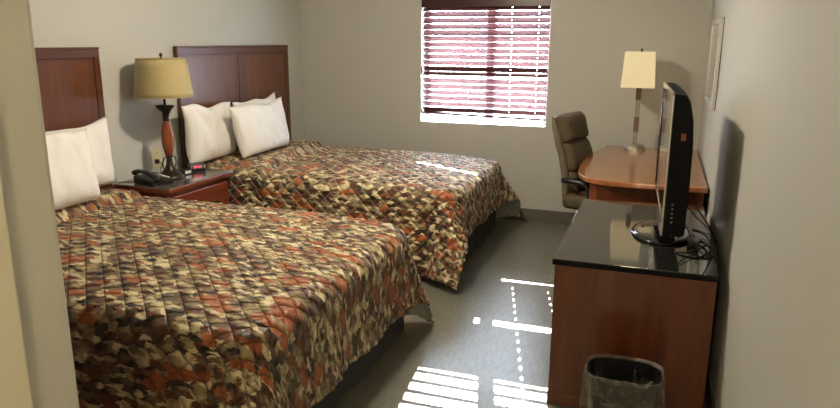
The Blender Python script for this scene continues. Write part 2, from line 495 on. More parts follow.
# ------------------------------------------------------------------ ceiling lamp over the room, hallway wall lamp, added hallway fill
L1 = (1.75, 3.15, 2.2)
cl = thing('unseen_ceiling_light', 'round flush ceiling light above the beds', 'light', (L1[0], L1[1], HC))
obj('canopy', lathe(BM(), [(0.14, -0.001), (0.14, -0.04), (0.13, -0.045)], (L1[0], L1[1], HC)), m_white, cl, smooth=False)
m_dome = emit('warm_lamp_glass', (1.0, 0.87, 0.66), 200.0)
obj('glass_dome', lathe(BM(), [(0.10, -0.045), (0.10, -0.09), (0.085, -0.12), (0.05, -0.14), (0.012, -0.147)], (L1[0], L1[1], HC)), m_dome, cl, smooth=True)
L2 = (2.79, -1.985, 1.45)
hl = thing('wall_light', 'round wall light at the end of the entry hallway', 'light', L2)
obj('back_plate', bx(L2[0] - 0.08, L2[0] + 0.08, L2[1] - 0.014, L2[1], L2[2] - 0.08, L2[2] + 0.08), m_steel, hl, bevel=0.004)
m_dome2 = emit('warm_wall_glass', (1.0, 0.83, 0.55), 90.0)
b = lathe(BM(), [(0.012, -0.075), (0.055, -0.06), (0.075, 0), (0.055, 0.06), (0.012, 0.075)], (L2[0], L2[1] + 0.08, L2[2]))
obj('glass_globe', b, m_dome2, hl, smooth=True)

H2 = (2.98, -0.3)  # extra lamp out of view, added to brighten door casing and right wall
hall_fill = thing('unseen_ceiling_light', 'added unseen ceiling light brightening the entry hallway', 'light', (H2[0], H2[1], HC))
obj('canopy', lathe(BM(), [(0.13, -0.001), (0.13, -0.03), (0.12, -0.035)], (H2[0], H2[1], HC)), m_white, hall_fill)
obj('glass_dome', lathe(BM(), [(0.10, -0.035), (0.10, -0.06), (0.08, -0.085), (0.012, -0.1)], (H2[0], H2[1], HC)), emit('added_hall_glow', (1.0, 0.80, 0.48), 88.0), hall_fill, smooth=True)
# ------------------------------------------------------------------ beds
TOPZ = 0.60
def make_bed(y0, y1, label):
    t = thing('bed', label, 'bed', (1.0, (y0 + y1) / 2, 0), group='full size beds')
    ya, yb = y0 + 0.03, y1 - 0.03
    obj('box_spring', bx(0.06, 1.90, ya + 0.03, yb - 0.03, 0.12, 0.32), m_skirt, t, bevel=0.02)
    obj('mattress', bx(0.06, 1.93, ya + 0.02, yb - 0.02, 0.32, 0.565), m_matt, t, bevel=0.06, seg=4)
    # pleated skirt round three sides
    b = BM(); path = []
    n = 60
    for i in range(n + 1): path.append((0.08 + 1.85 * i / n, ya, 0, -1))
    for i in range(1, 46): path.append((1.93, ya + (yb - ya) * i / 45, 1, 0))
    for i in range(1, n + 1): path.append((1.93 - 1.85 * i / n, yb, 0, 1))
    prev = None
    for k, (x, y, nx, ny) in enumerate(path):
        w = 0.006 * math.sin(k * 0.9) + 0.012 * max(0, math.sin(k * 0.23)) ** 6
        col = [b.verts.new((x + nx * w * f, y + ny * w * f, z)) for f, z in ((0.2, 0.33), (0.6, 0.18), (1.3, 0.008))]
        if prev:
            for j in range(2): b.faces.new((prev[j], col[j], col[j + 1], prev[j + 1]))
        prev = col
    obj('bed_skirt', b, m_skirt, t, smooth=True)
    return t

def spread(y0, y1, label, group, flare_n, flare_f, seed, foot_drop=0.40, side_drop=0.585, crown=0.03, crease=(0.30, 0.50)):
    Lx = 1.985; R = 0.075; q = R * PI / 2; rc = 0.17; fl = rc - R
    es, tn, tf = Lx - rc, y0 + rc, y1 - rc
    s0, s1 = 0.075, es + fl + foot_drop
    t0, t1 = tn - fl - side_drop, tf + fl + side_drop
    ns, nt_ = 190, 215
    b = BM(); uvl = b.loops.layers.uv.new('UVMap'); grid = []
    def point(s, t):
        a = max(0, s - es); bn = max(0, tn - t); bf = max(0, t - tf)
        bb = bn or bf; sg = -1 if bn else 1
        cs = min(s, es); ct = min(max(t, tn), tf)
        r = math.hypot(a, bb); phi = math.atan2(bb, a) if bb else 0.0
        rf = min(r, rc); cx_ = cs + rf * math.cos(phi); cy_ = ct + sg * rf * math.sin(phi)
        u = (cy_ - y0) / (y1 - y0)
        z = TOPZ + crown * (1 - abs(2 * u - 1) ** 3) * (1 - 0.9 * sstep(1.45, 1.98, cx_)) - 0.015 * sstep(1.4, 1.95, cx_)
        xc = crease[0] + (crease[1] - crease[0]) * (1 - u)
        z += 0.032 * (1 - sstep(xc - 0.05, xc, cs)) - 0.018 * math.exp(-((cs - xc - 0.012) / 0.012) ** 2)
        z += 0.006 * noise.noise(Vector((s * 3, t * 3, seed)))
        puff = (abs(math.sin(PI * (s + t) / QP)) * abs(math.sin(PI * (s - t) / QP))) ** 0.5 * 0.012
        if r <= fl: return Vector((cs + r * math.cos(phi), ct + sg * r * math.sin(phi), z + puff))
        s2 = math.sin(2 * phi)
        r -= fl; r *= 1 - 0.14 * s2 ** 2
        F = flare_n if sg < 0 else flare_f
        sl = 0.045 + F * max(0, s2) ** 1.3
        if r < q:
            th = r / R; h = R * math.sin(th); v = R * (1 - math.cos(th)); nh, nv = math.sin(th), math.cos(th)
        else:
            e = r - q
            per = ct if not bb else (cs * 1.0 if not a else 2 * phi * 0.25)
            wv = 0.012 * math.sin(per * 15 + seed) + 0.010 * noise.noise(Vector((per * 6, e * 2, seed + 3)))
            if a and bb: wv *= (1 - s2 * 0.6)
            h = R + sl * e + wv * min(1, e / 0.3) ; v = R + math.sqrt(max(0.05, 1 - sl * sl)) * e
            nh, nv = 1, 0.05
        h += puff * nh + fl; z2 = z - v + puff * nv
        if z2 < 0.014:
            h += (0.014 - z2) * 0.5; z2 = 0.014
        return Vector((cs + h * math.cos(phi), ct + sg * h * math.sin(phi), z2))
    for i in range(ns + 1):
        s = s0 + (s1 - s0) * i / ns
        row = []
        for j in range(nt_ + 1):
            t = t0 + (t1 - t0) * j / nt_
            p = point(s, t)
            if p.y > YB - 0.02: p.y = YB - 0.02
            v = b.verts.new(p); row.append((v, (s, t)))
        grid.append(row)
    for i in range(ns):
        for j in range(nt_):
            c = [grid[i][j], grid[i + 1][j], grid[i + 1][j + 1], grid[i][j + 1]]
            f = b.faces.new([k[0] for k in c])
            for lp, k in zip(f.loops, c): lp[uvl].uv = (k[1][0] + seed * 3.1, k[1][1] + seed * 1.3)
            f.smooth = True
    o = obj('bedspread', b, [m_quilt, m_lining])
    sm = o.modifiers.new('cloth', 'SOLIDIFY'); sm.thickness = 0.007; sm.offset = -1
    sm.material_offset = 1; sm.material_offset_rim = 0
    tag(o, label, 'bedspread', group)
    return o
B1 = (1.66, 3.155); B2 = (3.875, 5.25)
make_bed(*B1, 'nearer of the two beds, by the entry wall, under a rust and brown spread')
make_bed(*B2, 'farther of the two beds, alongside the window wall, dark skirt showing at foot')
spread(*B1, 'rust, brown and cream brush-stroke quilted spread on the near bed', 'quilted bedspreads', 0.30, 0.30, 1.0, foot_drop=0.437)
spread(*B2, 'rust, brown and cream brush-stroke quilted spread on the bed by the window', 'quilted bedspreads', 0.42, 0.55, 2.4, foot_drop=0.375, crease=(0.40, 0.62))

def headboard(y0, y1, label):
    t = thing('headboard', label, 'headboard', (0.0, (y0 + y1) / 2, 0), group='mahogany headboards')
    H = 1.4515
    obj('backing_board', bx(0.0095, 0.03, y0 + 0.01, y1 - 0.01, 0.11, H - 0.005), m_mahog, t)
    fr = BM()
    box(fr, 0.012, 0.046, y0, y1, H - 0.012, H)            # cap lip
    box(fr, 0.012, 0.0395, y0, y1, H - 0.06, H - 0.012)
    box(fr, 0.012, 0.0395, y0, y0 + 0.045, 0.11, H - 0.06); box(fr, 0.012, 0.0395, y1 - 0.045, y1, 0.11, H - 0.06)
    obj('frame', fr, m_mahogh, t, bevel=0.003)
    m = (y0 + y1) / 2
    obj('center_stile', bx(0.03, 0.0375, m - 0.024, m + 0.024, 0.3, H - 0.06), m_mahog, t, bevel=0.002)
    for (a, c) in ((y0 + 0.045, m - 0.024), (m + 0.024, y1 - 0.045)):
        p = obj('panel', bx(0.03, 0.035, a + 0.003, c - 0.003, 0.3, H - 0.063), m_mahog, t)
        w = (a + c) / 2; g = (c - a) / 2 - 0.04
        bb = BM(); poly = [(-g, 0.655), (g, 0.655), (g * 0.93, 0.35), (g * 0.6, 0.12), (0, -0.05), (-g * 0.6, 0.12), (-g * 0.93, 0.35)]
        vs = [bb.verts.new((0.0355, w + q[0], 0.72 + q[1])) for q in poly]; bb.faces.new(vs)
        vs2 = [bb.verts.new((0.0352, w + q[0], 0.72 + q[1])) for q in poly]; bb.faces.new(vs2[::-1])
        for i in range(len(poly)): bb.faces.new((vs[i], vs2[i], vs2[(i + 1) % len(poly)], vs[(i + 1) % len(poly)]))
        obj('veneer_inlay', bb, m_mahogv, p)
    return t
headboard(1.72, 3.172, 'dark mahogany headboard behind the near bed, partly hidden by entry wall')
headboard(3.851, 5.3045, 'dark mahogany panelled headboard behind the bed by the window')

def pillow(cx, cy, cz, w, h, th, lean, yaw, roll, label, seed, taper=0.02):
    """pillow standing on its long edge; lean = angle from vertical, top towards the wall"""
    b = BM(); nu, nv = 40, 30; rows = {}
    for side in (1, -1):
        g = []
        for i in range(nu + 1):
            r = []
            for j in range(nv + 1):
                u = 2 * i / nu - 1; v = 2 * j / nv - 1
                if side < 0 and (i in (0, nu) or j in (0, nv)):
                    r.append(rows[(i, j)]); continue
                e = (1 - abs(u) ** 3.2) * (1 - abs(v) ** 3.0)
                d = th / 2 * max(0, e) ** 0.55
                pin_u = 1 - 0.07 * (1 - abs(v) ** 2) * abs(u) ** 4
                pin_v = 1 - (0.10 if v > 0 else 0.03) * (1 - abs(u) ** 2) * abs(v) ** 4
                x = d * side
                yy = u * w / 2 * pin_u * (1 + taper * v); zz = v * h / 2 * pin_v
                # sag: heavier at the bottom, wrinkled
                x *= 1.0 + 0.28 * (-v)
                wr = noise.noise(Vector((yy * 9, zz * 5, seed))) * 0.020 + noise.noise(Vector((yy * 20, zz * 14, seed + 4))) * 0.007
                x += wr * max(0, e) ** 0.4
                zz += 0.04 * noise.noise(Vector((u * 1.3, 0.3, seed + 9))) * (v > 0) * abs(v)
                vert = b.verts.new((x, yy, zz)); r.append(vert); rows.setdefault((i, j), vert)
            g.append(r)
        for i in range(nu):
            for j in range(nv):
                f = (g[i][j], g[i + 1][j], g[i + 1][j + 1], g[i][j + 1])
                try: b.faces.new(f if side < 0 else f[::-1])
                except ValueError: pass
    M = Matrix.Translation((cx, cy, cz)) @ Matrix.Rotation(yaw, 4, 'Z') @ Matrix.Rotation(-lean, 4, 'Y') @ Matrix.Rotation(roll, 4, 'X')
    bmesh.ops.transform(b, matrix=M, verts=b.verts[:])
    o = obj('pillow', b, m_pillow, smooth=True)
    tag(o, label, 'pillow', 'white bed pillows')
    return o
D = math.radians
pillow(0.135, 4.025, 0.866, 0.57, 0.405, 0.13, D(4), D(2), D(0), 'white pillow nearest the bedside lamp on the window bed', 1)
pillow(0.12, 4.66, 0.856, 0.60, 0.385, 0.11, D(4), D(0), D(3), 'white pillow on the window bed, mostly hidden behind the frontmost pillow', 2)
pillow(0.31, 4.41, 0.86, 0.68, 0.375, 0.16, D(10), D(0), D(1), 'frontmost white pillow on the bed by the window', 3, 0.06)
pillow(0.13, 2.79, 0.868, 0.62, 0.38, 0.13, D(4), D(1), D(0), 'white pillow on the near bed, right one beside the nightstand', 6)
pillow(0.32, 2.44, 0.858, 0.68, 0.385, 0.15, D(9), D(2), D(1), 'white pillow in front on the near bed, cut by the entry wall', 8)

# ------------------------------------------------------------------ nightstand and what stands on it
ns = thing('nightstand', 'mahogany nightstand with dark glass top between the two beds', 'nightstand', (0.215, 3.525, 0))
NZ = 0.64
obj('body', bx(0.012, 0.40, 3.235, 3.815, 0.06, NZ - 0.035), m_nsw, ns, bevel=0.004)
obj('plinth', bx(0.03, 0.37, 3.25, 3.80, 0.0, 0.06), m_mahog, ns)
obj('top', bx(0.010, 0.43, 3.2, 3.85, NZ - 0.035, NZ - 0.006), m_nsw, ns, bevel=0.005)
obj('glass_top', bx(0.010, 0.428, 3.202, 3.848, NZ - 0.006, NZ), m_nsglass, ns, bevel=0.002)
for z0 in (0.34, 0.09):
    d = obj('drawer', bx(0.40, 0.415, 3.25, 3.80, z0, z0 + 0.235), m_nsw, ns, bevel=0.004)
    for yk in (3.4, 3.65):
        b = lathe(BM(), [(0.006, 0), (0.006, 0.012), (0.014, 0.018), (0.012, 0.026)], (0, 0, 0), 16)
        bmesh.ops.transform(b, matrix=Matrix.Translation((0.414, yk, z0 + 0.12)) @ Matrix.Rotation(PI / 2, 4, 'Y'), verts=b.verts[:])
        obj('knob', b, m_bronze, d, smooth=True)

LX, LY = 0.218, 3.475
lp = thing('table_lamp', 'bedside lamp with gold drum shade and turned wooden body', 'lamp', (LX, LY, NZ))
obj('base', lathe(BM(), [(0.082, 0), (0.082, 0.012), (0.072, 0.022), (0.06, 0.034), (0.045, 0.046), (0.03, 0.066), (0.02, 0.095), (0.017, 0.125), (0.02, 0.135)], (LX, LY, NZ), 28), m_bronze, lp, smooth=True)
obj('body', lathe(BM(), [(0.019, 0.135), (0.025, 0.16), (0.034, 0.20), (0.0385, 0.245), (0.037, 0.285), (0.029, 0.325), (0.02, 0.355), (0.018, 0.362)], (LX, LY, NZ), 28), m_lampw, lp, smooth=True)
obj('collar', lathe(BM(), [(0.018, 0.362), (0.021, 0.37), (0.018, 0.38), (0.022, 0.40), (0.036, 0.428), (0.056, 0.452), (0.056, 0.458), (0.012, 0.462)], (LX, LY, NZ), 28), m_bronze, lp, smooth=True)
obj('stem', lathe(BM(), [(0.008, 0.46), (0.008, 0.745)], (LX, LY, NZ), 12), m_bronze, lp, smooth=True)
b = BM(); rs = [(0.178, 0.514), (0.173, 0.54), (0.163, 0.62), (0.152, 0.70), (0.146, 0.742)]
lathe(b, rs, (LX, LY, NZ), 48, caps=False)
sh = obj('lamp_shade', b, m_shade, lp, smooth=True)
sm = sh.modifiers.new('cloth', 'SOLIDIFY'); sm.thickness = 0.002
b = BM()
for z, r in ((0.514, 0.179), (0.742, 0.147)):
    b = BM(); tube(b, [(LX + r * math.cos(a * PI / 24), LY + r * math.sin(a * PI / 24), NZ + z) for a in range(48)], 0.003, 6, closed=True)
    obj('shade_trim', b, m_shade, sh, smooth=True)
obj('finial', lathe(BM(), [(0.004, 0.742), (0.004, 0.752), (0.009, 0.758), (0.010, 0.766), (0.006, 0.774), (0.001, 0.777)], (LX, LY, NZ), 16), m_bronze, lp, smooth=True)
for sg in (1, -1):
    pts = smooth_path([(LX, LY + sg * 0.018, NZ + 0.135), (LX, LY + sg * 0.05, NZ + 0.132), (LX, LY + sg * 0.062, NZ + 0.095), (LX, LY + sg * 0.05, NZ + 0.06), (LX, LY + sg * 0.03, NZ + 0.07)], 5)
    obj('handle', tube(BM(), pts, 0.004, 6), m_bronze, lp, smooth=True)

# telephone
ph = thing('telephone', 'black corded telephone on the nightstand beside the lamp base', 'telephone', (0.225, 3.308, NZ), D(-12))
b = BM()
wedge = [(-0.09, 0, 0), (0.09, 0, 0), (0.09, 0, 0.028), (-0.09, 0, 0.05)]
L = [b.verts.new((x, -0.075, z)) for x, _, z in wedge]; Rr = [b.verts.new((x, 0.085, z)) for x, _, z in wedge]
b.faces.new(L); b.faces.new(Rr[::-1])
for i in range(4): b.faces.new((L[i], Rr[i], Rr[(i + 1) % 4], L[(i + 1) % 4])[::-1])
obj('base', b, m_black, ph, local=True, bevel=0.008, seg=3)
pts = smooth_path([(-0.105, -0.045, 0.062), (-0.07, -0.045, 0.074), (0.0, -0.045, 0.072), (0.07, -0.045, 0.052), (0.10, -0.045, 0.036)], 5)
n_ = len(pts); b = tube(BM(), pts, [0.016 + 0.010 * abs(2 * i / (n_ - 1) - 1) ** 2 for i in range(n_)], 12, flat=0.7)
obj('handset', b, m_black, ph, local=True, smooth=True)
Mk = Matrix.Translation((0, 0, 0.0395)) @ Matrix.Rotation(math.atan2(0.022, 0.18), 4, 'Y')
obj('label_strip', bx(-0.03, 0.075, 0.055, 0.07, 0.0005, 0.0015, M=Mk), m_label, ph, local=True, label='white paper label strip')
b = BM()
for i in range(4):
    for j in range(3):
        box(b, -0.045 + i * 0.024, -0.030 + i * 0.024, -0.002 + j * 0.017, 0.010 + j * 0.017, 0.0005, 0.004, M=Mk)
obj('keypad', b, m_grey, ph, local=True, label='grey push buttons')
pts = smooth_path([(0.16, 3.33, NZ + 0.012), (0.10, 3.29, NZ + 0.004), (0.04, 3.27, NZ + 0.004), (0.012, 3.24, NZ + 0.004), (0.006, 3.235, NZ + 0.03)], 6)
obj('cord', tube(BM(), pts, 0.002, 6), m_grey, ph, smooth=True, label='thin grey cord')
# small box
bxo = thing('small_box', 'small black box with white label beside the lamp base', 'box', (0.22, 3.615, NZ), D(-14))
obj('case', bx(-0.03, 0.03, -0.035, 0.035, 0.0, 0.032), m_black, bxo, local=True, bevel=0.006)
obj('label', bx(0.0302, 0.031, -0.022, 0.022, 0.008, 0.026), m_label, bxo, local=True, label='white label')
# alarm clock
ac = thing('alarm_clock', 'black clock radio with glowing red digits on nightstand edge', 'clock', (0.205, 3.752, NZ), D(-40))
b = BM(); prof = [(-0.05, 0), (0.045, 0), (0.055, 0.02), (0.045, 0.042), (-0.045, 0.046)]
A = [b.verts.new((x, -0.05, z)) for x, z in prof]; Bv = [b.verts.new((x, 0.05, z)) for x, z in prof]
b.faces.new(A); b.faces.new(Bv[::-1])
for i in range(5): b.faces.new((A[i], Bv[i], Bv[(i + 1) % 5], A[(i + 1) % 5])[::-1])
obj('case', b, m_black, ac, local=True, bevel=0.004)
Md = Matrix.Translation((0.0505, 0, 0.031)) @ Matrix.Rotation(math.atan2(-0.010, 0.022), 4, 'Y')
disp = obj('display', bx(0, 0.0015, -0.042, 0.036, -0.010, 0.010, M=Md), m_gloss, ac, local=True)
b = BM()
segs = {'0': 'abcdef', '4': 'bcfg', '1': 'bc'}
def digit(y, ch):
    w, h, t = 0.0075, 0.0075, 0.0018
    S = {'a': (y, y + w, h - t, h), 'd': (y, y + w, -h, -h + t), 'g': (y, y + w, -t / 2, t / 2), 'f': (y, y + t, 0, h), 'e': (y, y + t, -h, 0), 'b': (y + w - t, y + w, 0, h), 'c': (y + w - t, y + w, -h, 0)}
    for s in segs[ch]:
        y0, y1, z0, z1 = S[s]; box(b, 0.0016, 0.0024, y0, y1, z0, z1, M=Md)
for y, ch in ((-0.028, '0'), (-0.016, '4'), (0.002, '4'), (0.014, '4')): digit(y, ch)
box(b, 0.0016, 0.0024, -0.0045, -0.0025, 0.002, 0.004, M=Md); box(b, 0.0016, 0.0024, -0.0045, -0.0025, -0.004, -0.002, M=Md)
obj('digits', b, m_red, disp, local=True, label='glowing red digits')
# wall outlet by the lamp
ot = thing('wall_outlet', 'ivory wall outlet with a plug behind the bedside lamp', 'outlet', (0, 3.61, 0.735))
obj('cover_plate', bx(0.0005, 0.006, 3.565, 3.66, 0.675, 0.795), m_outlet, ot, bevel=0.002)
obj('plug', bx(0.006, 0.03, 3.585, 3.61, 0.70, 0.728), m_black, ot, bevel=0.004)
b = BM()
for z in (0.765,):
    for y in (3.603, 3.618): box(b, 0.006, 0.0066, y, y + 0.003, z - 0.006, z + 0.006)
obj('socket', b, m_black, ot)
tag(obj('lamp_cord', tube(BM(), smooth_path([(0.03, 3.6, 0.712), (0.06, 3.59, 0.70), (0.07, 3.56, 0.665), (0.12, 3.53, 0.648), (0.15, 3.52, 0.648)], 6), 0.0025, 6), m_black, smooth=True), 'black lamp cord from the ivory outlet to the bedside lamp', 'cord')

# ------------------------------------------------------------------ dresser
DX0, DX1, DY0, DY1, DZ = 2.757, 3.372, 2.643, 3.785, 0.6473
dr = thing('dresser', 'long cherry dresser with glossy black top along the right wall', 'dresser', ((DX0 + DX1) / 2, (DY0 + DY1) / 2, 0))
obj('carcass', bx(DX0 + 0.022, DX1 - 0.004, DY0 + 0.012, DY1 - 0.012, 0.05, DZ - 0.026), m_dres, dr, bevel=0.003)
obj('plinth', bx(DX0 + 0.002, DX1 - 0.004, DY0 + 0.004, DY1 - 0.004, 0.0, 0.055), m_dres, dr, bevel=0.003)
obj('side_panel', bx(DX0 + 0.006, DX1 - 0.002, DY0 + 0.006, DY0 + 0.024, 0.055, DZ - 0.026), m_dres, dr, bevel=0.003)
obj('top_edge', bx(DX0 - 0.004, DX1 + 0.002, DY0 - 0.003, DY1 + 0.003, DZ - 0.026, DZ - 0.004), m_tvb, dr, bevel=0.005, seg=3)
obj('black_top', bx(DX0 - 0.003, DX1 + 0.001, DY0 - 0.002, DY1 + 0.002, DZ - 0.004, DZ), m_glasstop, dr, bevel=0.001)
for i in range(2):
    for j in range(3):
        ya = DY0 + 0.03 + i * 0.545; za = 0.07 + j * 0.182
        d = obj('drawer', bx(DX0 + 0.006, DX0 + 0.022, ya, ya + 0.535, za, za + 0.172), m_dres, dr, bevel=0.004)
        for yk in (ya + 0.14, ya + 0.395):
            b = lathe(BM(), [(0.006, 0), (0.006, 0.008), (0.012, 0.013), (0.010, 0.02)], (0, 0, 0), 14)
            bmesh.ops.transform(b, matrix=Matrix.Translation((DX0 + 0.007, yk, za + 0.09)) @ Matrix.Rotation(-PI / 2, 4, 'Y'), verts=b.verts[:])
            obj('knob', b, m_bronze, d, smooth=True)

# ------------------------------------------------------------------ television
TW = 0.83
tv = thing('television', 'black flat television seen edge-on standing on the black dresser top', 'television', (3.143, 3.205, DZ), D(2.5))
hw = TW / 2; zb, zt = 0.095, 0.655
b = BM()
prof = [(0.004, zt), (0.046, zt - 0.002), (0.062, zt - 0.03), (0.078, zt - 0.10), (0.085, zt - 0.2), (0.086, 0.3), (0.085, 0.16), (0.085, zb + 0.01), (0.078, zb), (0.004, zb)]
def tvring(y, sc):
    return [b.verts.new((0.004 + (x - 0.004) * sc, y, z)) for x, z in prof]
rings = [tvring(-hw + 0.002, 0.93), tvring(-hw + 0.012, 1.0), tvring(-0.15, 1.15), tvring(0.15, 1.15), tvring(hw - 0.012, 1.0), tvring(hw - 0.002, 0.93)]
for A, Bv in zip(rings, rings[1:]):
    for i in range(len(prof)): b.faces.new((A[i], Bv[i], Bv[(i + 1) % len(prof)], A[(i + 1) % len(prof)])[::-1])
b.faces.new(rings[0]); b.faces.new(rings[-1][::-1])
body = obj('casing', b, m_tvb, tv, local=True)
b = BM(); fr = 0.022
box(b, -0.006, 0.005, -hw, hw, zt - fr, zt + 0.004); box(b, -0.006, 0.005, -hw, hw, zb - 0.002, zb + 0.055)
box(b, -0.006, 0.005, -hw, -hw + fr, zb + 0.055, zt - fr); box(b, -0.006, 0.005, hw - fr, hw, zb + 0.055, zt - fr)
obj('bezel', b, m_gloss, tv, local=True, bevel=0.003, seg=3)
obj('bezel_edge', bx(-0.0075, 0.0, -hw - 0.0015, -hw + 0.003, zb, zt), m_chrome, tv, local=True, bevel=0.001, label='thin shiny edge strip')
obj('screen', bx(-0.0015, 0.004, -hw + fr, hw - fr, zb + 0.055, zt - fr), m_screen, tv, local=True)
obj('sticker', bx(0.038, 0.055, -hw - 0.0003, -hw + 0.002, 0.48, 0.507), m_sticker, tv, local=True, label='small red square sticker')
b = BM()
for i in range(5): box(b, 0.026, 0.034, -hw - 0.0002, -hw + 0.002, 0.15 + i * 0.018, 0.156 + i * 0.018)
obj('side_markings', b, m_grey, tv, local=True, label='tiny grey port markings')
obj('stand_neck', lathe(BM(), [(0.06, 0.012), (0.045, 0.03), (0.04, 0.10)], (0.04, -0.02, 0), 24, sx=0.7, sy=1.3), m_gloss, tv, local=True, smooth=True)
obj('stand_base', lathe(BM(), [(0.145, 0.0), (0.15, 0.006), (0.145, 0.013), (0.12, 0.018), (0.03, 0.022)], (0.02, -0.03, 0), 40, sx=0.88, sy=1.35), m_gloss, tv, local=True, smooth=True)

def cable(pts, label, r=0.0032):
    return tag(obj('cable', tube(BM(), smooth_path(pts, 7), r, 7), m_black, smooth=True), label, 'cable', 'black cables behind the television')
Z = DZ
cable([(3.235, 2.98, Z + 0.2), (3.28, 2.95, Z + 0.19), (3.335, 2.97, Z + 0.12), (3.37, 3.02, Z + 0.05), (3.385, 3.0, Z + 0.005), (3.390, 2.95, Z - 0.12)], 'black cable curving from television down between dresser and right wall')
cable([(3.235, 3.1, Z + 0.12), (3.27, 3.04, Z + 0.06), (3.30, 2.95, Z + 0.02), (3.345, 2.86, Z + 0.005), (3.36, 2.92, Z + 0.005), (3.365, 3.05, Z + 0.012), (3.33, 3.15, Z + 0.004)], 'black cable looped flat on the dresser top behind television')
cable([(3.24, 3.2, Z + 0.16), (3.30, 3.15, Z + 0.10), (3.35, 3.08, Z + 0.07), (3.375, 3.14, Z + 0.03), (3.35, 3.25, Z + 0.005), (3.30, 3.3, Z + 0.004)], 'black cable hanging in a loop nearest the right wall')
cable([(3.22, 2.90, Z + 0.004), (3.27, 2.88, Z + 0.01), (3.32, 2.93, Z + 0.022), (3.35, 3.02, Z + 0.018), (3.31, 3.08, Z + 0.005)], 'short thick black cable lying on dresser top by stand', 0.005)
b = BM(); box(b, 3.27, 3.315, 2.99, 3.06, Z, Z + 0.03)
tag(obj('power_adapter', b, m_black, bevel=0.005), 'black power adapter block lying behind the television stand', 'adapter')

# ------------------------------------------------------------------ desk
KZ = 0.712
dk = thing('desk', 'cherry wood desk with bowed top in the corner by the window wall', 'desk', (3.05, 4.7, 0))
out = [(3.40, 3.99), (3.12, 3.985), (2.95, 3.99), (2.82, 4.015), (2.735, 4.07), (2.685, 4.17), (2.66, 4.3), (2.648, 4.5), (2.65, 4.7), (2.662, 4.9), (2.688, 5.1), (2.715, 5.25), (2.755, 5.38), (2.80, 5.44), (3.40, 5.44)]
pts = smooth_path([(x, y, 0) for x, y in out], 4)
obj('desktop', prism(BM(), [(p.x, p.y) for p in pts], KZ - 0.032, KZ), m_deskt, dk, bevel=0.008, seg=3)
obj('side_panel', bx(2.80, 3.385, 4.035, 4.06, 0.0, KZ - 0.032), m_dres, dk, bevel=0.003)
obj('side_panel', bx(2.80, 3.385, 5.33, 5.355, 0.0, KZ - 0.032), m_dres, dk, bevel=0.003)
obj('corner_post', bx(2.755, 2.80, 4.075, 4.125, 0.0, KZ - 0.032), m_deskb, dk, bevel=0.004)
obj('corner_post', bx(2.75, 2.80, 5.31, 5.36, 0.0, KZ - 0.032), m_deskb, dk, bevel=0.004)
obj('back_panel', bx(3.37, 3.385, 4.06, 5.33, 0.1, KZ - 0.032), m_dres, dk)
obj('apron', bx(2.77, 2.787, 4.13, 5.31, KZ - 0.12, KZ - 0.032), m_deskb, dk)

# desk lamp
DLX, DLY = 2.955, 5.30
dl = thing('desk_lamp', 'desk lamp with square cream shade and steel and wood post', 'lamp', (DLX, DLY, KZ))
def frustum(bm, c, w0, w1, z0, z1):
    a = [bm.verts.new((c[0] + sx * w0, c[1] + sy * w0, z0)) for sx, sy in ((-1, -1), (1, -1), (1, 1), (-1, 1))]
    d = [bm.verts.new((c[0] + sx * w1, c[1] + sy * w1, z1)) for sx, sy in ((-1, -1), (1, -1), (1, 1), (-1, 1))]
    for i in range(4): bm.faces.new((a[i], a[(i + 1) % 4], d[(i + 1) % 4], d[i]))
    return bm
sh = obj('lamp_shade', frustum(BM(), (DLX - 0.008, DLY), 0.118, 0.103, 1.172, 1.425), m_shade2, dl)
sm = sh.modifiers.new('cloth', 'SOLIDIFY'); sm.thickness = 0.003
obj('base', lathe(BM(), [(0.078, 0), (0.078, 0.016), (0.072, 0.018), (0.066, 0.02), (0.066, 0.034), (0.06, 0.036)], (DLX, DLY, KZ), 40, power=0.75), m_steel, dl, smooth=False, bevel=0.001)
def post(z0, z1, w, m, nm): obj(nm, bx(DLX - w, DLX + w, DLY - w, DLY + w, z0, z1), m, dl, bevel=0.002)
post(KZ + 0.036, 0.845, 0.016, m_post, 'steel_post'); post(0.845, 0.955, 0.0185, m_postw, 'wood_post')
post(0.955, 1.08, 0.016, m_post, 'steel_post'); post(1.08, 1.18, 0.0185, m_postw, 'wood_post')
obj('stem', lathe(BM(), [(0.006, 1.18), (0.006, 1.43)], (DLX, DLY, 0), 10), m_bronze, dl, smooth=True)
b = BM(); box(b, DLX - 0.11, DLX + 0.1, DLY - 0.002, DLY + 0.002, 1.418, 1.421); box(b, DLX - 0.002, DLX + 0.002, DLY - 0.1, DLY + 0.1, 1.418, 1.421)
obj('shade_spider', b, m_steel, dl)
obj('finial', lathe(BM(), [(0.004, 1.43), (0.008, 1.436), (0.008, 1.444), (0.002, 1.45)], (DLX, DLY, 0), 14), m_bronze, dl, smooth=True)

